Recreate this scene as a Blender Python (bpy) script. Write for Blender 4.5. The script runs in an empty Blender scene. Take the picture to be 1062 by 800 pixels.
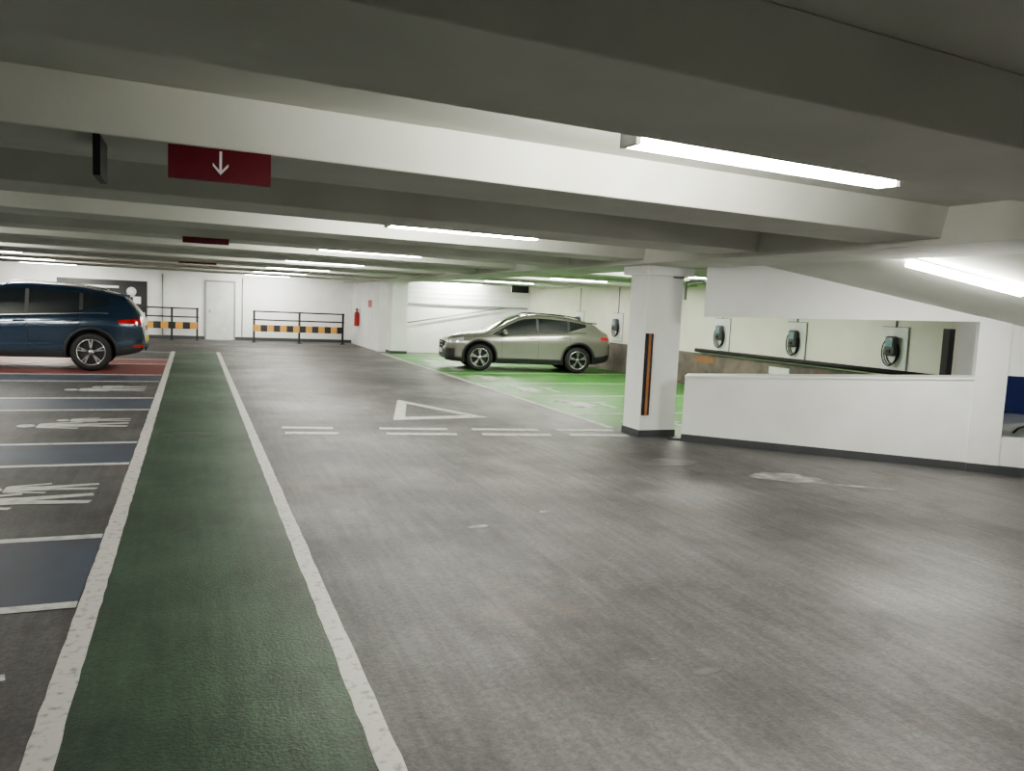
import bpy, bmesh, math, random
from mathutils import Vector, Matrix
random.seed(4)
D = bpy.data
COL = bpy.context.scene.collection
try:
    bpy.context.scene.view_settings.look = 'AgX - Medium High Contrast'
except Exception as ex:
    print('look not set', ex)

# ------------------------------------------------------------------ materials
def mat(name, c, rough=0.6, metal=0.0, c2=None, scale=3.0, detail=5.0, lo=0.35, hi=0.65,
        bump=0.0, bscale=60.0, emis=None, estr=0.0, coat=0.0, stretch=(1, 1, 1), spec=None):
    m = D.materials.new(name); m.use_nodes = True
    nt = m.node_tree; b = nt.nodes['Principled BSDF']
    b.inputs['Base Color'].default_value = (*c, 1)
    b.inputs['Roughness'].default_value = rough
    b.inputs['Metallic'].default_value = metal
    if coat: b.inputs['Coat Weight'].default_value = coat; b.inputs['Coat Roughness'].default_value = 0.05
    if spec is not None: b.inputs['Specular IOR Level'].default_value = spec
    tc = nt.nodes.new('ShaderNodeTexCoord'); mp = nt.nodes.new('ShaderNodeMapping')
    mp.inputs['Scale'].default_value = stretch
    nt.links.new(tc.outputs['Object'], mp.inputs['Vector'])
    if c2 is None: c2 = tuple(x * 0.88 for x in c)
    n = nt.nodes.new('ShaderNodeTexNoise'); n.inputs['Scale'].default_value = scale; n.inputs['Detail'].default_value = detail
    r = nt.nodes.new('ShaderNodeValToRGB')
    r.color_ramp.elements[0].position = lo; r.color_ramp.elements[1].position = hi
    r.color_ramp.elements[0].color = (*c2, 1); r.color_ramp.elements[1].color = (*c, 1)
    nt.links.new(mp.outputs[0], n.inputs['Vector']); nt.links.new(n.outputs['Fac'], r.inputs[0])
    nt.links.new(r.outputs[0], b.inputs['Base Color'])
    if bump:
        n2 = nt.nodes.new('ShaderNodeTexNoise'); n2.inputs['Scale'].default_value = bscale; n2.inputs['Detail'].default_value = 3
        bp = nt.nodes.new('ShaderNodeBump'); bp.inputs['Strength'].default_value = bump; bp.inputs['Distance'].default_value = 0.01
        nt.links.new(mp.outputs[0], n2.inputs['Vector']); nt.links.new(n2.outputs['Fac'], bp.inputs['Height'])
        nt.links.new(bp.outputs[0], b.inputs['Normal'])
    if emis:
        b.inputs['Emission Color'].default_value = (*emis, 1); b.inputs['Emission Strength'].default_value = estr
    return m

def floor_mat(name, c_lo, c_hi, streak_amt, spot_c, rust=True, xgrad=True):
    m = D.materials.new(name); m.use_nodes = True
    nt = m.node_tree; b = nt.nodes['Principled BSDF']; L = nt.links.new
    tc = nt.nodes.new('ShaderNodeTexCoord')
    def noise(scale, stretch=(1, 1, 1), detail=4, rough=0.6, rot=0.0):
        mp = nt.nodes.new('ShaderNodeMapping'); mp.inputs['Scale'].default_value = stretch
        mp.inputs['Rotation'].default_value = (0, 0, rot)
        L(tc.outputs['Object'], mp.inputs['Vector'])
        n = nt.nodes.new('ShaderNodeTexNoise'); n.inputs['Scale'].default_value = scale
        n.inputs['Detail'].default_value = detail; n.inputs['Roughness'].default_value = rough
        L(mp.outputs[0], n.inputs['Vector']); return n.outputs['Fac']
    def ramp(src, p0, c0, p1, c1):
        r = nt.nodes.new('ShaderNodeValToRGB'); e = r.color_ramp.elements
        e[0].position = p0; e[0].color = (*c0, 1); e[1].position = p1; e[1].color = (*c1, 1)
        L(src, r.inputs[0]); return r
    def math_(op, a, bb):
        x = nt.nodes.new('ShaderNodeMath'); x.operation = op; L(a, x.inputs[0])
        if isinstance(bb, float): x.inputs[1].default_value = bb
        else: L(bb, x.inputs[1])
        return x.outputs[0]
    def mix(mode, a, bb, fac):
        x = nt.nodes.new('ShaderNodeMix'); x.data_type = 'RGBA'; x.blend_type = mode
        if isinstance(fac, float): x.inputs[0].default_value = fac
        else: L(fac, x.inputs[0])
        L(a, x.inputs[6])
        if isinstance(bb, tuple): x.inputs[7].default_value = (*bb, 1)
        else: L(bb, x.inputs[7])
        return x.outputs[2]
    bign = noise(0.45, detail=5)
    src = bign
    if xgrad:   # the turning area by the ramp is more polished / paler than the aisle
        sx = nt.nodes.new('ShaderNodeSeparateXYZ'); L(tc.outputs['Object'], sx.inputs[0])
        src = math_('ADD', bign, math_('MULTIPLY', math_('SUBTRACT', sx.outputs[0], 3.0), 0.04))
    big = ramp(src, 0.36, c_lo, 0.68, c_hi)
    streak = ramp(noise(2.6, (6.0, 0.35, 1), 4, .6, .05), 0.38, (0.66, 0.66, 0.66), 0.64, (1.18, 1.18, 1.18))
    fine = ramp(noise(30, detail=7, rough=.85), 0.38, (0.5, 0.5, 0.5), 0.62, (1.45, 1.45, 1.45))
    spots = ramp(noise(1.5, detail=10, rough=0.8), 0.64, (0, 0, 0), 0.69, (1, 1, 1))
    dark = ramp(noise(1.0, (1.2, .7, 1), 8, .75), 0.38, (0.45, 0.45, 0.45), 0.52, (1, 1, 1))
    c = mix('MULTIPLY', big.outputs[0], streak.outputs[0], streak_amt)
    c = mix('MULTIPLY', c, fine.outputs[0], 0.7)
    c = mix('MULTIPLY', c, dark.outputs[0], 0.7)
    c = mix('MIX', c, spot_c, spots.outputs[0])
    if rust:
        ru = ramp(noise(0.8, detail=5), 0.60, (0, 0, 0), 0.8, (0.6, 0.6, 0.6))
        c = mix('MIX', c, (0.15, 0.095, 0.065), ru.outputs[0])
    L(c, b.inputs['Base Color'])
    rr = ramp(src, 0.3, (0.6,) * 3, 0.7, (0.42,) * 3)
    L(rr.outputs[0], b.inputs['Roughness'])
    b.inputs['Specular IOR Level'].default_value = 0.4
    bp = nt.nodes.new('ShaderNodeBump'); bp.inputs['Strength'].default_value = 0.4
    bp.inputs['Distance'].default_value = 0.008
    L(noise(60, detail=3), bp.inputs['Height']); L(bp.outputs[0], b.inputs['Normal'])
    return m

M = {}
M['floor'] = floor_mat('asphalt_deck', (0.074, 0.071, 0.073), (0.145, 0.137, 0.139), .6, (0.19, 0.182, 0.182))
M['ceil'] = mat('painted_concrete_soffit', (0.68, 0.69, 0.635), 0.8, c2=(0.60, 0.61, 0.55), scale=1.3, bump=0.12, bscale=25)
M['white'] = mat('white_wall_paint', (0.84, 0.85, 0.84), 0.6, c2=(0.77, 0.78, 0.76), scale=1.5, bump=0.08, bscale=30)
M['cream'] = mat('cream_wall_paint', (0.83, 0.81, 0.72), 0.6, c2=(0.77, 0.75, 0.66), scale=1.5)
M['skirt'] = mat('grey_skirting_paint', (0.06, 0.065, 0.07), 0.6)
M['green_dk'] = floor_mat('walkway_green_paint', (0.026, 0.050, 0.030), (0.038, 0.074, 0.043), .5, (0.05, 0.07, 0.055), False, False)
M['green_br'] = mat('ev_bay_green_paint', (0.080, 0.25, 0.052), 0.45, c2=(0.052, 0.19, 0.036), scale=1.8)
M['blue'] = mat('blue_bay_paint', (0.044, 0.060, 0.092), 0.55, c2=(0.044, 0.047, 0.06), scale=2.5, detail=6)
M['red_fl'] = mat('red_bay_paint', (0.20, 0.05, 0.044), 0.55, c2=(0.14, 0.048, 0.044), scale=2.5)
M['line'] = mat('worn_white_line', (0.50, 0.49, 0.465), 0.6, c2=(0.25, 0.245, 0.235), scale=22, detail=8, lo=0.30, hi=0.48)
M['line2'] = mat('white_line_fresh', (0.50, 0.51, 0.485), 0.6, c2=(0.34, 0.35, 0.33), scale=9, detail=6, lo=0.35, hi=0.5)
M['wornpatch'] = mat('faded_white_patch', (0.36, 0.36, 0.345), 0.6, c2=(0.13, 0.13, 0.13), scale=6, detail=6, lo=0.38, hi=0.62)
M['darkpatch'] = mat('dark_tar_patch', (0.055, 0.055, 0.057), 0.5, c2=(0.09, 0.09, 0.09), scale=4, detail=6, lo=0.4, hi=0.6)
M['damp'] = mat('damp_green_patch', (0.015, 0.030, 0.016), 0.3, c2=(0.027, 0.054, 0.03), scale=4, detail=6, lo=0.4, hi=0.6)
M['black'] = mat('black_paint', (0.010, 0.010, 0.011), 0.4)
M['blackmat'] = mat('black_plastic', (0.015, 0.015, 0.017), 0.6)
M['yellow'] = mat('hazard_yellow', (0.66, 0.35, 0.08), 0.5)
M['orange'] = mat('orange_reflector', (0.30, 0.13, 0.05), 0.5)
M['red'] = mat('sign_red', (0.12, 0.004, 0.013), 0.45)
M['exred'] = mat('extinguisher_red', (0.40, 0.014, 0.014), 0.3)
M['signwhite'] = mat('sign_white', (0.84, 0.84, 0.84), 0.5)
M['lampbody'] = mat('lamp_housing_white', (0.75, 0.75, 0.75), 0.5)
M['lamp'] = mat('fluorescent_diffuser', (0.9, 0.9, 0.88), 0.5, emis=(1.0, 0.985, 0.905), estr=122)
M['grey'] = mat('galvanised_grey', (0.28, 0.29, 0.30), 0.45, metal=0.4)
M['doorp'] = mat('door_paint', (0.66, 0.68, 0.66), 0.5)
M['deepblue'] = mat('deep_blue_paint', (0.010, 0.024, 0.15), 0.5)
M['pillary'] = mat('amber_pillar_paint', (0.70, 0.31, 0.05), 0.5)
M['teal'] = mat('charger_teal', (0.20, 0.32, 0.36), 0.3)
M['chg'] = mat('charger_body_grey', (0.09, 0.095, 0.10), 0.4)
M['lowband'] = mat('lower_wall_brown', (0.20, 0.16, 0.135), 0.7, c2=(0.10, 0.09, 0.085), scale=3)
M['glass'] = mat('car_glass', (0.012, 0.015, 0.017), 0.06, c2=(0.010, 0.012, 0.014), spec=0.7)
M['tyre'] = mat('tyre_rubber', (0.012, 0.012, 0.013), 0.75)
M['rim'] = mat('alloy_silver', (0.5, 0.5, 0.52), 0.25, metal=0.9)
M['chrome'] = mat('chrome', (0.7, 0.7, 0.71), 0.12, metal=1.0)
M['tail'] = mat('tail_light_red', (0.33, 0.01, 0.012), 0.15, coat=0.5)
M['head'] = mat('headlamp_lens', (0.55, 0.58, 0.6), 0.08, metal=0.5)
M['plate_y'] = mat('plate_yellow', (0.7, 0.55, 0.05), 0.5)
M['plate_w'] = mat('plate_white', (0.7, 0.7, 0.7), 0.5)
M['paint_bz'] = mat('car_paint_champagne', (0.27, 0.27, 0.24), 0.26, metal=0.6, c2=(0.26, 0.26, 0.23), coat=0.8)
M['paint_bl'] = mat('car_paint_navy', (0.008, 0.023, 0.048), 0.25, metal=0.3, c2=(0.007, 0.021, 0.044), coat=1.0)
M['paint_sv'] = mat('car_paint_silver', (0.55, 0.57, 0.58), 0.3, metal=0.4, coat=0.7)

# ------------------------------------------------------------------ mesh helper
class MB:
    def __init__(s): s.v = []; s.f = []; s.m = []; s.mats = []; s.sm = []
    def mi(s, k):
        if k not in s.mats: s.mats.append(k)
        return s.mats.index(k)
    def add(s, vs, fs, k, smooth=False):
        o = len(s.v); i = s.mi(k)
        s.v += [tuple(v) for v in vs]
        for f in fs: s.f.append([o + a for a in f]); s.m.append(i); s.sm.append(smooth)
    def box(s, x0, x1, y0, y1, z0, z1, k):
        vs = [(x, y, z) for z in (z0, z1) for y in (y0, y1) for x in (x0, x1)]
        s.add(vs, [(0, 2, 3, 1), (4, 5, 7, 6), (0, 1, 5, 4), (2, 6, 7, 3), (0, 4, 6, 2), (1, 3, 7, 5)], k)
    def prism(s, poly, z0, z1, k):
        n = len(poly)
        g = lambda z, p: z(p[0], p[1]) if callable(z) else z
        vs = [(p[0], p[1], g(z0, p)) for p in poly] + [(p[0], p[1], g(z1, p)) for p in poly]
        fs = [tuple(reversed(range(n))), tuple(range(n, 2 * n))]
        fs += [(i, (i + 1) % n, n + (i + 1) % n, n + i) for i in range(n)]
        s.add(vs, fs, k)
    def seg(s, a, b, w, z0, z1, k):
        a = Vector(a); b = Vector(b); d = (b - a).normalized(); n = Vector((-d.y, d.x)) * w / 2
        s.prism([tuple(a - n), tuple(b - n), tuple(b + n), tuple(a + n)], z0, z1, k)
    def tube(s, pts, r, k, n=10, closed=False):
        pts = [Vector(p) for p in pts]; rings = []; N = len(pts)
        for i, p in enumerate(pts):
            if closed: d = pts[(i + 1) % N] - pts[i - 1]
            else: d = pts[min(i + 1, N - 1)] - pts[max(i - 1, 0)]
            d.normalize(); up = Vector((0, 0, 1)) if abs(d.z) < 0.9 else Vector((1, 0, 0))
            a = d.cross(up).normalized(); b = d.cross(a).normalized()
            rings.append([p + (a * math.cos(t) + b * math.sin(t)) * r for t in [2 * math.pi * j / n for j in range(n)]])
        vs = [v for R in rings for v in R]; fs = []
        for i in range(N if closed else N - 1):
            i2 = (i + 1) % N
            for j in range(n): fs.append((i * n + j, i * n + (j + 1) % n, i2 * n + (j + 1) % n, i2 * n + j))
        if not closed: fs += [tuple(range(n)), tuple(reversed(range((N - 1) * n, N * n)))]
        s.add(vs, fs, k, True)
    def lathe(s, prof, c, k, axis='y', n=40, sgn=1):
        vs = []; fs = []
        for r, t in prof:
            for j in range(n):
                a = 2 * math.pi * j / n
                if axis == 'y': vs.append((c[0] + r * math.cos(a), c[1] + sgn * t, c[2] + r * math.sin(a)))
                elif axis == 'x': vs.append((c[0] + sgn * t, c[1] + r * math.cos(a), c[2] + r * math.sin(a)))
                else: vs.append((c[0] + r * math.cos(a), c[1] + r * math.sin(a), c[2] + sgn * t))
        for i in range(len(prof) - 1):
            for j in range(n): fs.append((i * n + j, i * n + (j + 1) % n, (i + 1) * n + (j + 1) % n, (i + 1) * n + j))
        s.add(vs, fs, k, True)
    def obj(s, name, parent=None, loc=None, rot=None, bevel=0):
        me = D.meshes.new(name); me.from_pydata(s.v, [], s.f); me.update()
        for k in s.mats: me.materials.append(M[k])
        for p, i, q in zip(me.polygons, s.m, s.sm): p.material_index = i; p.use_smooth = q
        bm = bmesh.new(); bm.from_mesh(me); bmesh.ops.recalc_face_normals(bm, faces=bm.faces); bm.to_mesh(me); bm.free()
        o = D.objects.new(name, me); COL.objects.link(o)
        if parent: o.parent = parent
        if loc: o.location = loc
        if rot: o.rotation_euler = rot
        if bevel:
            md = o.modifiers.new('bevel', 'BEVEL'); md.width = bevel; md.segments = 3; md.limit_method = 'ANGLE'
        return o

def empty(name, loc=(0, 0, 0), rz=0, rot=None):
    e = D.objects.new(name, None); COL.objects.link(e); e.location = loc
    e.rotation_euler = rot if rot else (0, 0, rz); e.empty_display_size = 0.3
    return e

# ------------------------------------------------------------------ room shell
ZS, ZSL = 2.38, 2.62
PITZ = -1.05
def diag(x): return 14.68 - 0.95 * x
def slope(x, y): return ZS - 0.30 * max(0.0, x - 6.7)
YF = 31.0
SK = 0.09     # ceiling beams run slightly skew to the aisle
b = MB()
b.prism([(-14, -6), (9.6, -6), (9.6, diag(9.6)), (6.0, diag(6.0)), (6.0, 9.1), (11.3, 9.1), (11.3, 26.3), (11.3, YF), (-14, YF)], -0.25, 0.0, 'floor')
b.obj('floor')
b = MB(); b.box(6.0, 17, 0, 9.1, PITZ - 0.1, PITZ, 'floor'); b.obj('floor_lower_deck')

b = MB(); b.box(-14, 17, -6, YF + .2, ZSL, ZSL + 0.15, 'ceil'); b.obj('ceiling')
k = -4
while True:
    y0 = 4.03 + 2.2 * k; y1 = y0 + 0.75; k += 1
    if y1 > YF - .6: break
    def rib(xa, xb):
        b = MB(); vs = []
        for x in (xa, xb):
            o = SK * (x + .5)
            vs += [(x, y0 + o, ZS), (x, y1 + o, ZS), (x, y1 + o + 0.05, ZSL), (x, y0 + o - 0.05, ZSL)]
        b.add(vs, [(0, 1, 2, 3), (7, 6, 5, 4), (0, 4, 5, 1), (1, 5, 6, 2), (3, 2, 6, 7), (0, 3, 7, 4)], 'ceil')
        b.obj('ceiling_beam', bevel=0.008)
    rib(-14, 5.42)
    if y0 > 9 and y1 < 25: rib(6.38, 11.2)
b = MB(); b.box(5.4, 6.4, -6, YF, ZS - 0.05, ZSL, 'ceil'); b.obj('main_ceiling_beam', bevel=0.008)
b = MB()
b.prism([(6.4, -6), (6.7, -6), (6.7, diag(6.7)), (6.4, diag(6.4))], ZS, ZS + 0.14, 'ceil')
b.prism([(6.7, -6), (9.6, -6), (9.6, diag(9.6)), (6.7, diag(6.7))], slope, lambda x, y: slope(x, y) + 0.14, 'ceil')
b.obj('ceiling_ramp_soffit')

b = MB(); b.box(-14, 5.75, YF, YF + .2, 0, ZSL, 'white'); b.obj('wall_far')
b = MB(); b.box(-14, 5.75, YF - .012, YF, 0, 0.12, 'skirt'); b.obj('baseboard_far')
b = MB(); b.box(5.75, 5.95, 26.2, YF, 0, ZS - 0.05, 'white'); b.obj('wall_return')
b = MB(); b.box(5.95, 11.3, 26.2, 26.4, 0, ZSL, 'white'); b.obj('wall_far_ev')
b = MB(); b.box(-14.2, -14, -6, YF, 0, ZSL, 'white'); b.obj('wall_left')
b = MB(); b.box(-14, 9.8, -6.2, -6, 0, ZSL, 'white'); b.obj('wall_back')
b = MB(); b.box(9.6, 9.8, -6, diag(9.6), 0, 1.9, 'white'); b.obj('wall_right')
b = MB(); b.box(11.2, 11.4, 9.1, 26.2, 0.80, ZSL, 'cream'); b.box(11.2, 11.4, 9.1, 26.2, 0, 0.80, 'lowband')
b.box(11.192, 11.2, 12.7, 13.3, 0.55, 0.70, 'signwhite'); b.box(11.192, 11.2, 11.5, 11.9, 0.60, 0.70, 'exred')
b.box(11.192, 11.2, 15.2, 15.9, 0.60, 0.72, 'orange'); b.obj('wall_ev')
b = MB(); b.box(17, 17.2, 0, 9.1, PITZ, ZSL, 'white'); b.box(11.4, 17, 9.1, 9.3, PITZ, ZSL, 'white')
b.box(12.0, 15.5, 9.08, 9.1, PITZ + .2, 1.5, 'deepblue')
b.box(9.8, 17, -.2, 0, PITZ, ZSL, 'white'); b.box(6.0, 11.2, 9.1, 9.12, PITZ, -0.25, 'white')
b.obj('wall_lower_deck')

P1 = (8.54, diag(8.54)); P2 = (8.78, diag(8.78)); P3 = (9.6, diag(9.6))
def strip(mb, a, c, za, zb_, k, back=1.0, front=0.0):
    f = Vector((0.95, 1)).normalized()
    q = [(a[0] - f.x * front, a[1] - f.y * front), (c[0] - f.x * front, c[1] - f.y * front),
         (c[0] + f.x * back, c[1] + f.y * back), (a[0] + f.x * back, a[1] + f.y * back)]
    mb.prism(q, za, zb_, k)
def topz(x, y): return 0.855 + (x - 6.04) * 0.093
b = MB()
strip(b, (6.1, diag(6.1)), P1, 0, topz, 'white', 0.18)
strip(b, (6.1, diag(6.1)), P1, lambda x, y: topz(x, y), lambda x, y: topz(x, y) + 0.03, 'white', 0.2, 0.02)
strip(b, P1, P2, 0, lambda x, y: slope(x, y) + .1, 'white', 0.22, 0.02)
strip(b, P2, P3, 0, 0.43, 'white', 0.18)
b.obj('wall_low_diagonal')
b = MB(); strip(b, (6.1, diag(6.1)), P1, 0, 0.10, 'skirt', 0.0, 0.015); strip(b, P1, P3, 0, 0.10, 'skirt', 0.0, 0.035); b.obj('baseboard_diagonal')
b = MB()
strip(b, (6.24, diag(6.24)), P1, lambda x, y: 1.67 + (x - 6.04) * 0.04, ZSL, 'white', 0.18)
strip(b, P2, P3, 1.16, 2.0, 'white', 0.18)
b.obj('wall_lintel_diagonal')
b = MB(); b.box(11.08, 11.2, 9.02, 9.14, 0.55, 1.66, 'black'); b.obj('corner_post')
b = MB(); b.tube([(11.1, 9.2, 0.875), (11.1, 15.8, 0.875)], 0.045, 'blackmat')
for y in (9.6, 11.8, 14.2): b.box(11.1, 11.195, y - .02, y + .02, 0.85, 0.9, 'blackmat')
b.obj('cable_conduit')

def column(x0, x1, y0, y1):
    b = MB(); b.box(x0, x1, y0, y1, 0, ZS - .05, 'white'); b.box(x0 - .012, x1 + .012, y0 - .012, y1 + .012, 0, 0.09, 'skirt')
    return b
b = column(5.69, 6.25, 9.29, 9.74)
b.box(5.62, 6.36, 9.2, 9.84, ZS - .17, ZS - .05, 'white')
b.obj('concrete_column', bevel=0.004)
b = column(5.98, 6.5, 25.3, 26.0); b.obj('concrete_column', bevel=0.004)
b = column(-7.0, -6.4, 29.6, 30.2); b.box(-7.02, -6.38, 29.58, 30.22, .09, 1.9, 'pillary'); b.obj('concrete_column')
b = MB()
b.box(5.70, 5.735, 9.262, 9.289, 0.30, 1.42, 'blackmat'); b.box(5.735, 5.775, 9.255, 9.289, 0.30, 1.42, 'orange'); b.box(5.775, 5.81, 9.262, 9.289, 0.30, 1.42, 'blackmat')
b.obj('corner_protector')
b = MB(); b.tube([(6.27, 9.25, 1.9), (6.27, 9.25, 2.12), (6.3, 9.2, 2.16), (6.42, 9.05, 2.16), (6.44, 9.03, 2.22)], 0.016, 'grey')
b.tube([(6.08, 9.27, 2.2), (6.24, 9.27, 2.2)], 0.016, 'grey'); b.obj('wall_conduit')

# ------------------------------------------------------------------ floor paint
T = 0.002
b = MB(); b.box(-0.50, 0.67, -4, 24.3, 0, T, 'green_dk'); b.obj('walkway_paint')
def ragged(b, x0, x1, y0, y1, k, step=.12, amp=.004, seed=1):
    rnd = random.Random(seed); n = int((y1 - y0) / step); L_ = []; R_ = []
    for i in range(n + 1):
        y = y0 + (y1 - y0) * i / n; L_.append((x0 + rnd.uniform(-amp, amp), y, 2 * T)); R_.append((x1 + rnd.uniform(-amp, amp), y, 2 * T))
    b.add(L_ + R_, [(i, i + n + 1, i + n + 2, i + 1) for i in range(n)], k)
b = MB(); ragged(b, -0.56, -0.45, -4, 24.3, 'line', seed=1); ragged(b, 0.635, 0.735, -4, 24.3, 'line', seed=2); b.obj('walkway_edge_lines')
b = MB(); b.box(5.7, 11.2, 10.05, 25.25, 0, T, 'green_br'); b.box(6.27, 11.2, 9.12, 10.05, 0, T, 'green_br'); b.obj('ev_bay_paint')
b = MB()
b.box(5.62, 5.74, 10.05, 25.25, T, 2 * T, 'line2')
for i in range(7):
    y = 11.45 + 2.4 * i
    if i < 6: b.box(5.74, 11.1, y - .05, y + .05, T, 2 * T, 'line2')
    yc = y - 1.2
    if yc > 24: continue
    b.box(6.3, 6.52, yc - .55, yc + .55, T, 2 * T, 'line2'); b.box(6.52, 6.7, yc - .3, yc + .35, T, 2 * T, 'line2')
    for s in (-.35, .35): b.lathe([(0.001, 2 * T), (.12, 2 * T), (.12, T)], (6.27, yc + s, 0), 'line2', 'z', 16)
    b.box(6.9, 7.0, yc - .5, yc + .1, T, 2 * T, 'line2'); b.box(6.85, 7.15, yc + .2, yc + .3, T, 2 * T, 'line2')
b.obj('ev_bay_markings')
b = MB()
for y0, y1 in ((4.66, 5.96), (8.46, 9.64), (12.31, 13.65), (16.14, 17.4)): b.box(-5.6, -0.57, y0, y1, 0, T, 'blue')
b.box(-5.6, -0.57, 17.46, 21.4, 0, T, 'red_fl')
b.obj('accessible_bay_paint')
b = MB()
for y in (0.9, 2.1, 4.66, 5.96, 8.46, 9.64, 12.31, 13.65, 16.14, 17.4, 20.0, 21.4, 24.0):
    b.box(-5.6, -0.57, y - .045, y + .045, T, 2 * T, 'line2')
b.obj('bay_lines')
def disc(b, x, y, rx, ry, k='line2', n=20):
    b.prism([(x + rx * math.cos(2 * math.pi * i / n), y + ry * math.sin(2 * math.pi * i / n)) for i in range(n)], 0, 2 * T, k)
def person(b, x, y, s):
    z = 2 * T
    disc(b, x - 1.12 * s, y, .10 * s, .10 * s)
    out = [(-1.0, -.13), (-.97, -.17), (-.55, -.27), (-.53, -.21), (-.86, -.12), (-.52, -.11), (-.02, -.17), (0, -.08), (-.45, .0), (0, .08), (-.02, .17), (-.52, .11), (-.86, .12), (-.53, .21), (-.55, .27), (-.97, .17), (-1.0, .13)]
    vs = [(x + a * s, y + c * s, z) for a, c in out]
    mid = [(x + a * s, y, z) for a in (-1.0, -.86, -.52, -.45)]
    V = vs + mid; m0 = len(vs)
    b.add(V, [(0, 1, 4, m0 + 1, m0), (1, 2, 3, 4), (4, 5, m0 + 2, m0 + 1), (5, 6, 7, 8, m0 + 2), (m0 + 2, 8, 9, 10, 11), (m0 + 1, m0 + 2, 11, 12), (12, 13, 14, 15), (m0, m0 + 1, 12, 15, 16)], 'line2')
b = MB()
for y in (3.45, 7.2, 11.05, 14.9): person(b, -0.74, y - .12, 1.0); person(b, -0.74, y + .30, 0.7)
b.obj('pedestrian_pictograms')
b = MB()
def gy(x): return 10.52 - 0.155 * (x - .98)
for x0, x1 in ((.98, 1.64), (2.22, 3.14), (3.46, 4.41), (4.65, 5.50)):
    for o in (0, .42): b.seg((x0 + .10, gy(x0) - o), (x1 + .08, gy(x1) - o), .15, 0, 2 * T, 'line2')
b.obj('give_way_dashes')
b = MB()
t = [Vector((3.30, 13.35)), Vector((2.68, 11.05)), Vector((4.18, 11.2))]
cc = (t[0] + t[1] + t[2]) / 3
i_ = [cc + (p - cc) * 0.66 for p in t]
for a in range(3):
    c = (a + 1) % 3
    b.prism([tuple(t[a]), tuple(t[c]), tuple(i_[c]), tuple(i_[a])], 0, 2 * T, 'line2')
b.obj('give_way_triangle')
def blob(name, cx, cy, rx, ry, k, ang=0, seed=0, z=T):
    rnd = random.Random(seed); b = MB(); n = 28; P = []
    for i in range(n):
        a = 2 * math.pi * i / n; r = rnd.uniform(.75, 1.1)
        x, y = rx * r * math.cos(a), ry * r * math.sin(a)
        P.append((cx + x * math.cos(ang) - y * math.sin(ang), cy + x * math.sin(ang) + y * math.cos(ang)))
    b.prism(P, 0, z, k); b.obj(name)
blob('faded_floor_patch', 5.92, 6.66, .36, .26, 'wornpatch', -.5, 2)
blob('faded_floor_patch', 6.4, 6.15, .42, .05, 'wornpatch', -.6, 3)
blob('tar_floor_patch', 5.1, 7.6, .4, .22, 'darkpatch', .1, 4)
blob('damp_floor_patch', -0.03, 10.1, .33, .22, 'damp', .1, 6, .003)
blob('tar_floor_patch', 2.3, 3.0, .10, .03, 'darkpatch', .1, 8)
blob('faded_floor_patch', 2.05, 5.6, .09, .04, 'wornpatch', .2, 9)
blob('faded_floor_patch', 2.75, 5.9, .06, .04, 'wornpatch', .2, 11)

# ------------------------------------------------------------------ lamps
def lamp(x0, y, z=ZS + 0.045, L=1.57, name='fluorescent_batten_lamp'):
    e = empty(name, (x0 + L / 2, y, z), math.atan(SK))
    b = MB(); b.box(-L / 2 + .02, L / 2 - .02, -.055, .055, -.045, .045, 'lamp')
    b.obj('diffuser', e)
    b = MB(); b.box(-L / 2, L / 2, -.022, .022, .045, .075, 'lampbody')
    for s in (-1, 1): b.box(s * L / 2 - .012, s * L / 2 + .012, -.058, .058, -.048, .075, 'lampbody')
    for s in (-.5, .5): b.box(s - .02, s + .02, -.02, .02, .075, ZSL - z - .001, 'lampbody')
    b.obj('housing', e)
    return e
for n in range(-1, 7): lamp(1.66, 2.99 + 4.4 * n)
for n in range(1, 7): lamp(-5.0, 2.45 + 4.4 * n)
for n in range(3, 6): lamp(7.6, 3.6 + 4.4 * n)
lamp(7.6, 12.4)
pa, pb = Vector((6.66, 6.02, 0)), Vector((7.62, 5.39, 0)); pa.z = slope(6.7, 0) - .045; pb.z = slope(7.62, 0) - .045
dx_ = (pb - pa).normalized(); nrm = Vector((0.30, 0, 1)).normalized(); dy_ = nrm.cross(dx_).normalized(); dz_ = dx_.cross(dy_)
e = empty('fluorescent_batten_lamp'); mw = Matrix((dx_, dy_, dz_)).transposed().to_4x4(); mw.translation = (pa + pb) / 2; e.matrix_world = mw
b = MB(); b.box(-.56, .56, -.05, .05, -.035, .01, 'lamp'); b.obj('diffuser', e)
b = MB(); b.box(-.58, .58, -.03, .03, .01, .035, 'lampbody'); b.obj('housing', e)
e = empty('fluorescent_batten_lamp', (13.2, 5.5, ZSL - .09))
b = MB(); b.box(-.75, .75, -.045, .045, -.05, 0, 'lamp'); b.obj('diffuser', e)
b = MB(); b.box(-.78, .78, -.055, .055, 0, .08, 'lampbody'); b.obj('housing', e)

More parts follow.
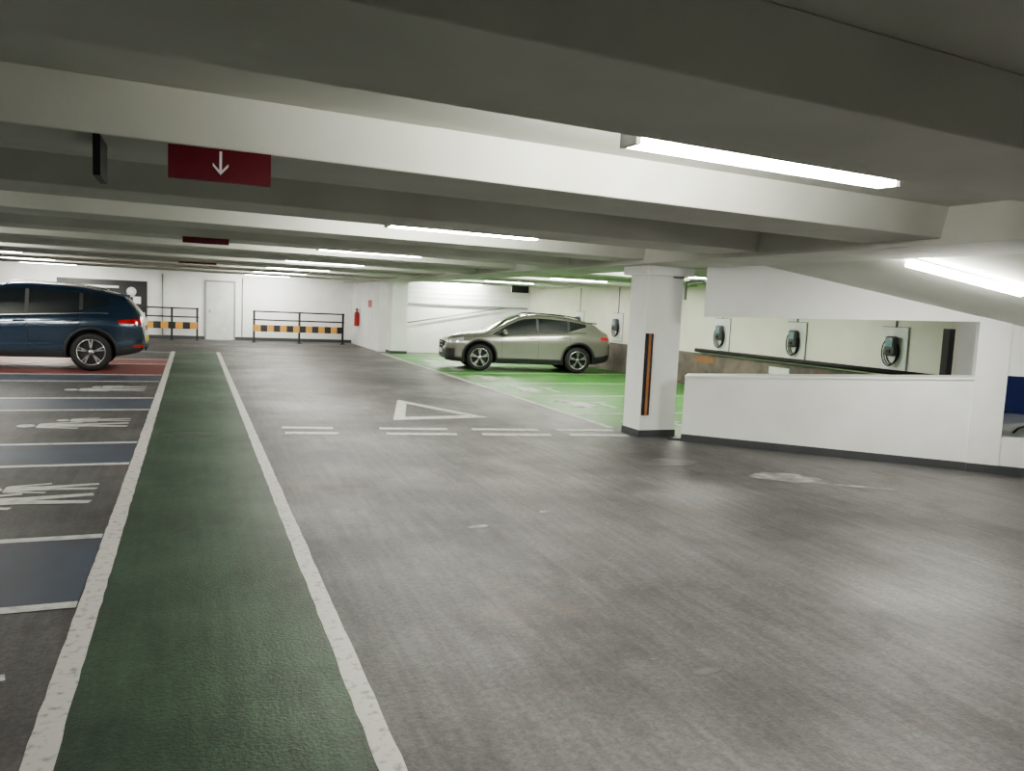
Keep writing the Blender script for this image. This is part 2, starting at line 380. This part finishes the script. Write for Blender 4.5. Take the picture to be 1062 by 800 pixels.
# ------------------------------------------------------------------ signs
def dir_sign(x0, x1, y, h, arrow=True):
    b = MB(); b.box(x0, x1, y, y + .02, ZS - h, ZS, 'red'); xm = (x0 + x1) / 2
    if arrow:
        yy = y - .003
        b.box(xm - .006, xm + .006, yy, y, ZS - .11, ZS - .01, 'signwhite')
        for s in (-1, 1):
            b.add([(xm, yy, ZS - .12), (xm + s * .035, yy, ZS - .08), (xm + s * .035, yy, ZS - .065), (xm, yy, ZS - .105)], [(0, 1, 2, 3)], 'signwhite')
    b.obj('hanging_direction_sign')
dir_sign(-.11, .35, 4.10, .152); dir_sign(-.12, .42, 10.70, .075, False); dir_sign(-.3, .5, 19.52, .04, False)
b = MB(); b.box(-.415, -.385, 4.04, 4.36, ZS - .18, ZS, 'black'); b.obj('hanging_black_sign')
b = MB(); b.box(9.6, 10.2, 24.0, 24.05, ZS - .22, ZS, 'black'); b.obj('hanging_exit_sign')

# ------------------------------------------------------------------ far wall furniture
b = MB(); y = YF - .001
b.box(.46, 1.40, y - .03, y, 0, 2.1, 'doorp'); b.box(.40, .46, y - .05, y, 0, 2.16, 'grey'); b.box(1.40, 1.46, y - .05, y, 0, 2.16, 'grey')
b.box(.46, 1.40, y - .05, y, 2.1, 2.16, 'grey'); b.box(.55, .60, y - .09, y - .03, .98, 1.1, 'grey'); b.obj('door_1')
b = MB(); b.box(-4.3, -1.5, y - .03, y, .9, 2.0, 'black')
b.lathe([(.001, .035), (.16, .035), (.16, 0)], (-2.0, y, 1.62), 'signwhite', 'y', 24, -1)
b.box(-3.6, -2.4, y - .034, y - .03, 1.72, 1.80, 'signwhite'); b.box(-1.95, -1.7, y - .036, y - .03, 1.2, 1.45, 'signwhite')
b.obj('black_wall_sign')
b = MB(); b.box(-1.25, -.95, y - .02, y, 1.3, 1.6, 'signwhite'); b.obj('wall_notice')
b = MB(); b.tube([(-1.0, y - .03, 0.1), (-1.0, y - .03, 2.3)], .02, 'grey'); b.tube([(1.7, y - .03, 0.1), (1.7, y - .03, 2.3)], .015, 'grey'); b.obj('wall_conduit')
def barrier(x0, x1, y, npost):
    b = MB()
    for i in range(npost):
        x = x0 + (x1 - x0) * i / (npost - 1)
        b.box(x - .035, x + .035, y - .035, y + .035, 0, 1.15, 'black'); b.box(x - .09, x + .09, y - .09, y + .09, 0, .015, 'black')
    for z in (1.12, .82): b.tube([(x0 - .05, y, z), (x1 + .05, y, z)], .026, 'black')
    n = int((x1 - x0) / .22); w = (x1 - x0) / n
    for i in range(n): b.box(x0 + w * i, x0 + w * (i + 1), y - .07, y - .036, .40, .64, 'yellow' if i % 2 == 0 else 'black')
    b.obj('pedestrian_barrier')
barrier(2.04, 5.2, 29.8, 3)
barrier(-1.5, .15, 30.2, 3)
b = MB(); b.lathe([(.001, 0), (.085, 0), (.09, .03), (.09, .45), (.06, .52), (.025, .54), (.025, .6), (.001, .6)], (5.63, 29.4, .72), 'exred', 'z', 20)
b.box(5.59, 5.67, 29.36, 29.44, 1.32, 1.36, 'black'); b.tube([(5.63, 29.31, 1.32), (5.59, 29.26, 1.1), (5.59, 29.28, .95)], .012, 'black')
b.box(5.725, 5.745, 29.3, 29.5, .75, 1.35, 'signwhite'); b.obj('fire_extinguisher')
b = MB(); b.box(5.73, 5.745, 27.2, 27.9, 1.0, 1.75, 'signwhite'); b.box(5.725, 5.73, 27.25, 27.85, 1.45, 1.7, 'exred'); b.obj('safety_notice_board')
b = MB(); b.box(6.6, 11.1, 26.14, 26.195, 1.62, 1.67, 'grey')
for z in (1.86, 2.02, 2.18): b.box(6.6, 11.0, 26.18, 26.195, z, z + .012, 'doorp')
b.tube([(6.6, 26.13, .98), (10.2, 26.13, 1.64)], .018, 'grey'); b.obj('trim_1')

# ------------------------------------------------------------------ EV chargers
def charger(y):
    e = empty('ev_charger', (11.198, y, 1.28))
    b = MB(); b.box(-.03, 0, -.27, .27, -.42, .36, 'signwhite'); b.box(-.012, 0, -.285, .285, -.435, .375, 'grey'); b.obj('backboard', e, bevel=.004)
    b = MB(); b.box(-.15, -.03, -.115, .115, -.13, .21, 'chg'); b.obj('charger_body', e, bevel=.05)
    b = MB(); b.box(-.158, -.15, -.075, .075, .03, .16, 'teal'); b.box(-.17, -.15, -.035, .035, -.08, -.02, 'black'); b.obj('charger_face', e, bevel=.003)
    b = MB()
    for q in range(3):
        ry = .135 + .012 * q; rz = .20 + .02 * q
        b.tube([(-.05 - .025 * q, ry * math.cos(a) + .012 * q, -.06 + rz * math.sin(a)) for a in [2 * math.pi * i / 28 for i in range(28)]], .011, 'black', 8, True)
    b.obj('charging_cable', e)
    b = MB(); b.tube([(-.014, .0, .36), (-.014, 0, 1.09)], .012, 'grey'); b.obj('supply_conduit', e)
for i in range(6): charger(10.15 + 2.4 * i)

# ------------------------------------------------------------------ cars
class Crv:
    def __init__(s, pts):
        s.x = [p[0] for p in pts]; s.y = [p[1] for p in pts]; n = len(pts)
        d = [(s.y[i + 1] - s.y[i]) / (s.x[i + 1] - s.x[i]) for i in range(n - 1)]
        s.t = [d[0]] + [0 if d[i - 1] * d[i] <= 0 else 2 * d[i - 1] * d[i] / (d[i - 1] + d[i]) for i in range(1, n - 1)] + [d[-1]]
    def __call__(s, x):
        if x <= s.x[0]: return s.y[0]
        if x >= s.x[-1]: return s.y[-1]
        i = 0
        while x > s.x[i + 1]: i += 1
        h = s.x[i + 1] - s.x[i]; u = (x - s.x[i]) / h
        return ((1 + 2 * u) * (1 - u) ** 2 * s.y[i] + u * (1 - u) ** 2 * h * s.t[i] + u * u * (3 - 2 * u) * s.y[i + 1] + u * u * (u - 1) * h * s.t[i + 1])

def build_car(name, loc, rz, P):
    e = empty(name, loc, rz)
    top, belt_, bot, Wf = Crv(P['top']), Crv(P['belt']), Crv(P['bot']), Crv(P['W'])
    K = P['k']; x0, x1 = P['top'][0][0], P['top'][-1][0]
    def sec(x):
        zt = top(x); W = Wf(x); zb = bot(x)
        zl = min(belt_(x), zt - .04); zh = zl - zb
        h = max(zt - .03 - zl, .006); r = min(.07, h * .45)
        yb = W - .06; yc = yb - K * h
        return [(0, zb), (.75 * W, zb), (W - .05, zb + .02), (W - .015, zb + .14 * zh), (W - .014, zb + .34 * zh), (W - .026, zb + .5 * zh),
                (W, zb + .68 * zh), (W - .006, zb + .84 * zh), (W - .03, zl - .02), (yb, zl),
                (yb - K * h * .35, zl + h * .35), (yb - K * (h - r), zl + h - r), (yc - r * .25, zl + h - r * .35), (yc - r, zl + h + .004), (yc * .5, zt - .008), (0, zt)]
    def side_y(x, z):
        s = sec(x)
        for i in range(2, 13):
            if s[i][1] <= z <= s[i + 1][1] + 1e-9:
                d = s[i + 1][1] - s[i][1]
                u = (z - s[i][1]) / d if d > 1e-6 else 0
                return s[i][0] + u * (s[i + 1][0] - s[i][0])
        return s[2][0] if z < s[2][1] else s[13][0]
    def corner(x): s = sec(x); return s[13][0]
    xs = [x0 + (x1 - x0) * (0.5 - 0.5 * math.cos(math.pi * i / 110)) for i in range(111)]
    b = MB(); b.mi(P['paint']); b.mi('blackmat')
    rings = []
    for x in xs:
        s = sec(x); R = [(x, y, z) for y, z in s] + [(x, -y, z) for y, z in reversed(s[1:-1])]
        rings.append(R)
    n = len(rings[0]); vs = [v for R in rings for v in R]; fs = []
    for i in range(len(rings) - 1):
        for j in range(n): fs.append((i * n + j, i * n + (j + 1) % n, (i + 1) * n + (j + 1) % n, (i + 1) * n + j))
    fs += [tuple(range(n)), tuple(reversed(range((len(rings) - 1) * n, len(rings) * n)))]
    b.add(vs, fs, P['paint'], True)
    body = b.obj('body', e)
    cb = MB(); cb.mi(P['paint']); cb.mi('blackmat')
    R = P['wr']; RA = R + .065
    for wx in P['wheels']:
        for s in (-1, 1):
            ya = s * (P['hw'] - .30); yb2 = s * (P['hw'] + .3)
            N = 40; vv = [(wx + RA * math.cos(2 * math.pi * j / N), y, R + .01 + RA * math.sin(2 * math.pi * j / N)) for y in (ya, yb2) for j in range(N)]
            ff = [(j, (j + 1) % N, N + (j + 1) % N, N + j) for j in range(N)] + [tuple(range(N)), tuple(reversed(range(N, 2 * N)))]
            cb.add(vv, ff, 'blackmat')
    cut = cb.obj('cutter')
    md = body.modifiers.new('arches', 'BOOLEAN'); md.operation = 'DIFFERENCE'; md.solver = 'EXACT'; md.object = cut
    cut.parent = e; bpy.context.view_layer.update(); dg = bpy.context.evaluated_depsgraph_get()
    nm = D.meshes.new_from_object(body.evaluated_get(dg))
    body.modifiers.clear(); body.data = nm
    D.objects.remove(cut, do_unlink=True)
    g = MB()
    def patch(xa, xb, lo, hi, k, o=.006, nx=24, nz=5, mb=g):
        for s in (-1, 1):
            vs = []; fs = []
            for i in range(nx + 1):
                x = xa + (xb - xa) * i / nx
                zl = lo(x) if callable(lo) else lo; zu = hi(x) if callable(hi) else hi
                zu = max(zu, zl + .001)
                for j in range(nz + 1):
                    z = zl + (zu - zl) * j / nz
                    vs.append((x, s * (side_y(x, z) + o), z))
            for i in range(nx):
                for j in range(nz):
                    a = i * (nz + 1) + j; fs.append((a, a + 1, a + nz + 2, a + nz + 1))
            mb.add(vs, fs, k, True)
    def tpatch(xa, xb, ins, k, o=.007, nx=16, ny=12, mb=g):
        vs = []; fs = []
        for i in range(nx + 1):
            x = xa + (xb - xa) * i / nx; c = corner(x) - ins; s = sec(x); zc = s[13][1]; zt = s[15][1]
            for j in range(ny + 1):
                u = -1 + 2 * j / ny; y = c * u
                z = zt - (zt - zc) * (y / corner(x)) ** 2
                vs.append((x, y, z + o))
        for i in range(nx):
            for j in range(ny):
                a = i * (ny + 1) + j; fs.append((a, a + 1, a + ny + 2, a + ny + 1))
        mb.add(vs, fs, k, True)
    up = lambda x: top(x) - P['rooft']
    lo = lambda x: min(belt_(x) + .025 + max(0, (P['kick'] - x)) * P['kk'], up(x))
    ga, gb_ = P['dlo']
    patch(ga, gb_, lo, up, 'glass', nx=50)
    patch(ga, gb_, lambda x: belt_(x) + .008 , lambda x: belt_(x) + .026, P['trim'], .009, 40, 1)
    for px in P['pillars']: patch(px - .035, px + .035, lo, up, 'blackmat', .010, 2, 5)
    tpatch(*P['wind'], .05, 'glass'); tpatch(*P['rearw'], .06, 'glass', .008)
    f0, f1 = P['wheels'][1] + RA + .03, P['wheels'][0] - RA - .03
    patch(f0, f1, lambda x: bot(x) + .021, lambda x: bot(x) + .15, 'blackmat', .012, 20, 3)
    patch(x0 + .05, P['wheels'][1] - RA - .02, lambda x: bot(x) + .021, lambda x: bot(x) + .2, 'blackmat', .010, 14, 3)
    patch(P['wheels'][0] + RA + .02, x1 - .03, lambda x: bot(x) + .021, lambda x: bot(x) + .13, 'blackmat', .010, 14, 3)
    for wx in P['wheels']:
        for s in (-1, 1):
            vs = []; fs = []; N = 28
            for j in range(N + 1):
                a = math.radians(-12 + 204 * j / N)
                for r_, o in ((RA - .004, -.03), (RA - .004, .014), (RA + .055, .014), (RA + .06, -.01)):
                    x = wx + r_ * math.cos(a); z = max(R + .01 + r_ * math.sin(a), bot(x) + .03)
                    vs.append((x, s * (side_y(min(max(x, x0 + .02), x1 - .02), z) + o), z))
            for j in range(N):
                for q in range(3): a = j * 4 + q; fs.append((a, a + 1, a + 5, a + 4))
            g.add(vs, fs, P.get('archm', 'blackmat'), True)
    for dx in P['doors']:
        patch(dx - .005, dx + .005, lambda x: bot(x) + .16, lambda x: belt_(x) + .02, 'black', .004, 1, 12)
    for hx in P['handles']:
        z = belt_(hx) - .10
        for s in (-1, 1):
            yy = side_y(hx, z); g.box(hx - .10, hx + .10, min(s * yy, s * (yy + .03)), max(s * yy, s * (yy + .03)), z - .014, z + .014, P['paint'])
    for (xa, xb, za, zb2, k) in P['lights']: patch(xa, xb, za, zb2, k, .010, 14, 4)
    g.box(x1 - .02, x1 + .012, -P['gw'], P['gw'], P['gz'][0], P['gz'][1], 'blackmat')
    for i in range(5):
        z = P['gz'][0] + (P['gz'][1] - P['gz'][0]) * (i + .5) / 5
        g.box(x1 + .01, x1 + .02, -P['gw'] * .95, P['gw'] * .95, z - .006, z + .006, 'chrome')
    g.box(x1 + .012, x1 + .028, -.26, .26, .42, .53, 'plate_w')
    g.box(x0 - .02, x0 + .02, -.26, .26, .60, .71, 'plate_y')
    g.box(x0 - .012, x0 + .02, -.5, .5, .42, .55, 'blackmat')
    if P.get('rails'):
        a, c = P['rails']
        for s in (-1, 1):
            pts = []
            for i in range(15):
                x = a + (c - a) * i / 14; lift = .045 if 0 < i < 14 else 0
                pts.append((x, s * (corner(x) - .03), sec(x)[13][1] + lift))
            g.tube(pts, .014, P.get('railm', 'blackmat'), 8)
    g.obj('trim_and_glazing', e)
    sp = MB(); sx = P['spoil']; zz = top(sx) - .01; c = corner(sx)
    sp.prism([(sx - .20, -c + .06), (sx + .15, -c), (sx + .15, c), (sx - .20, c - .06)], lambda x, y: zz - .02 + (.0 if x > sx else -.02), lambda x, y: zz + .022 - (.0 if x > sx else .015), P['paint'])
    sp.obj('roof_spoiler', e, bevel=.01)
    mm = MB(); mx = P['mirror']; mz = belt_(mx) + .07
    for s in (-1, 1):
        vs = []; fs = []; yy = Wf(mx) + .06
        for i in range(9):
            ph = math.pi * i / 8
            for j in range(14):
                t_ = 2 * math.pi * j / 14
                vs.append((mx + .075 * math.sin(ph) * math.cos(t_), s * yy + .11 * math.cos(ph), mz + .068 * math.sin(ph) * math.sin(t_)))
        for i in range(8):
            for j in range(14): fs.append((i * 14 + j, i * 14 + (j + 1) % 14, (i + 1) * 14 + (j + 1) % 14, (i + 1) * 14 + j))
        mm.add(vs, fs, P['paint'], True)
        ys = sorted((s * (Wf(mx) - .09), s * yy)); mm.box(mx - .02, mx + .03, ys[0], ys[1], mz - .06, mz - .02, 'blackmat')
    mm.obj('door_mirrors', e)
    for i, wx in enumerate(P['wheels']):
        for j, s in enumerate((-1, 1)):
            w = MB(); yo = P['hw'] - .03; c = (wx, s * yo, R)
            w.lathe([(R * .68, -.01), (R * .72, 0), (R * .95, -.005), (R, -.04), (R, -.20), (R * .93, -.225), (R * .6, -.225), (R * .6, -.03), (R * .68, -.01)], c, 'tyre', 'y', 48, s)
            w.lathe([(.001, -.10), (R * .66, -.10)], c, 'black', 'y', 32, s)
            w.lathe([(R * .64, -.06), (R * .64, -.005), (R * .70, 0.0), (R * .70, -.02)], c, 'rim', 'y', 48, s)
            w.lathe([(.001, .0), (R * .13, .0), (R * .17, -.03)], c, 'rim', 'y', 24, s)
            ns = P['spokes']
            for q in range(ns):
                for d in (-.13, .13):
                    a = 2 * math.pi * q / ns + .3; a2 = a + d
                    p0 = (c[0] + R * .12 * math.cos(a), c[2] + R * .12 * math.sin(a)); p1 = (c[0] + R * .66 * math.cos(a2), c[2] + R * .66 * math.sin(a2))
                    dx, dz = p1[0] - p0[0], p1[1] - p0[1]; l = math.hypot(dx, dz); nx_, nz_ = -dz / l, dx / l
                    vs = []
                    for yy, wd in ((-.005, .013), (-.04, .02)):
                        Y = c[1] + s * yy
                        vs += [(p0[0] - nx_ * wd, Y, p0[1] - nz_ * wd), (p1[0] - nx_ * wd * 1.2, Y, p1[1] - nz_ * wd * 1.2), (p1[0] + nx_ * wd * 1.2, Y, p1[1] + nz_ * wd * 1.2), (p0[0] + nx_ * wd, Y, p0[1] + nz_ * wd)]
                    w.add(vs, [(0, 1, 2, 3), (7, 6, 5, 4), (0, 4, 5, 1), (1, 5, 6, 2), (2, 6, 7, 3), (3, 7, 4, 0)], 'rim')
            w.obj('wheel_%d' % (2 * i + j + 1), e)
    return e

UX = dict(paint='paint_bz', k=.44, hw=.92, wr=.35, wheels=(1.35, -1.29),
    top=[(-2.25, .66), (-2.23, .93), (-2.16, 1.06), (-2.0, 1.16), (-1.76, 1.32), (-1.45, 1.42), (-.8, 1.505), (-.2, 1.53), (.15, 1.50), (.5, 1.375), (1.08, 1.07), (1.22, 1.02), (1.75, .955), (2.05, .885), (2.2, .78), (2.25, .60)],
    belt=[(-2.25, .60), (-2.22, .88), (-2.1, 1.0), (-1.5, 1.06), (-.5, 1.02), (.5, .965), (1.2, .93), (1.9, .85), (2.15, .75), (2.25, .56)],
    bot=[(-2.25, .42), (-2.12, .32), (-1.8, .25), (-.9, .2), (1, .2), (1.8, .21), (2.18, .24), (2.25, .32)],
    W=[(-2.25, .60), (-2.2, .74), (-2.05, .85), (-1.6, .915), (-1, .92), (0, .90), (1, .91), (1.5, .915), (1.9, .85), (2.12, .72), (2.25, .50)],
    rooft=.115, kick=-.95, kk=.28, dlo=(-1.50, 1.02), trim='blackmat', pillars=(-.18, -1.02), wind=(.22, 1.12), rearw=(-2.08, -1.80),
    doors=(.78, -.2, -1.05), handles=(-.05, -.95),
    lights=[(1.78, 2.16, lambda x: .70 + (2.16 - x) * .12, lambda x: .79 + (2.16 - x) * .20, 'head'), (-2.22, -1.9, .90, lambda x: .99, 'tail'), (2.0, 2.2, .34, .56, 'blackmat')],
    gw=.42, gz=(.30, .74), rails=(-1.4, .1), spoil=-1.66, mirror=.72, spokes=5)
SUV = dict(paint='paint_bl', k=.36, hw=.94, wr=.385, wheels=(1.36, -1.34),
    top=[(-2.34, .66), (-2.32, .98), (-2.27, 1.14), (-2.10, 1.36), (-1.90, 1.56), (-1.6, 1.645), (-.9, 1.735), (-.1, 1.76), (.25, 1.72), (.65, 1.52), (1.2, 1.18), (1.38, 1.12), (2.0, 1.03), (2.2, .93), (2.3, .84), (2.34, .62)],
    belt=[(-2.34, .6), (-2.31, .92), (-2.22, 1.08), (-1.6, 1.17), (-.5, 1.12), (.5, 1.06), (1.3, 1.02), (2.0, .93), (2.25, .82), (2.34, .56)],
    bot=[(-2.34, .46), (-2.2, .38), (-1.8, .30), (-.9, .25), (1, .25), (1.8, .26), (2.25, .28), (2.34, .34)],
    W=[(-2.34, .66), (-2.28, .79), (-2.1, .89), (-1.6, .935), (-1, .94), (0, .925), (1, .93), (1.6, .93), (2.0, .87), (2.2, .76), (2.34, .52)],
    rooft=.13, kick=-.9, kk=.20, dlo=(-1.66, 1.15), trim='chrome', pillars=(-.2, -1.16), wind=(.32, 1.25), rearw=(-2.16, -1.93),
    doors=(.85, -.22, -1.15), handles=(-.08, -1.0),
    lights=[(1.85, 2.24, .80, .90, 'head'), (-2.28, -1.84, lambda x: .98, lambda x: 1.11 - (x + 2.28) * .12, 'tail'), (-2.3, -2.12, .5, .55, 'tail'), (2.1, 2.26, .36, .6, 'blackmat')],
    gw=.45, gz=(.40, .82), rails=(-1.6, .2), railm='chrome', spoil=-1.85, mirror=.85, spokes=5, archm='blackmat')
SLV = dict(UX); SLV['paint'] = 'paint_sv'

build_car('compact_suv_car', (8.38, 19.9, 0), math.radians(170), UX)
build_car('family_suv_car', (-3.26, 19.04, 0), math.radians(180), SUV)
build_car('silver_hatchback_car', (11.3, 7.6, PITZ), 0.0, SLV)

# ------------------------------------------------------------------ world, camera
w = D.worlds.new('World'); bpy.context.scene.world = w; w.use_nodes = True
w.node_tree.nodes['Background'].inputs[0].default_value = (0.02, 0.022, 0.025, 1)
w.node_tree.nodes['Background'].inputs[1].default_value = 0.3

psi, th, rho = math.radians(22.13), math.radians(5.70), math.radians(2.6)
fwd = Vector((math.sin(psi) * math.cos(th), math.cos(psi) * math.cos(th), -math.sin(th)))
r0 = Vector((math.cos(psi), -math.sin(psi), 0)); u0 = r0.cross(fwd)
right = r0 * math.cos(rho) + u0 * math.sin(rho); upv = -r0 * math.sin(rho) + u0 * math.cos(rho)
cam = D.cameras.new('camera'); co = D.objects.new('camera', cam); COL.objects.link(co)
mx = Matrix((right, upv, -fwd)).transposed().to_4x4(); mx.translation = Vector((0, 0, 1.7)); co.matrix_world = mx
cam.sensor_fit = 'HORIZONTAL'; cam.sensor_width = 36; cam.lens = 820 / 1062 * 36; cam.clip_end = 200
bpy.context.scene.camera = co
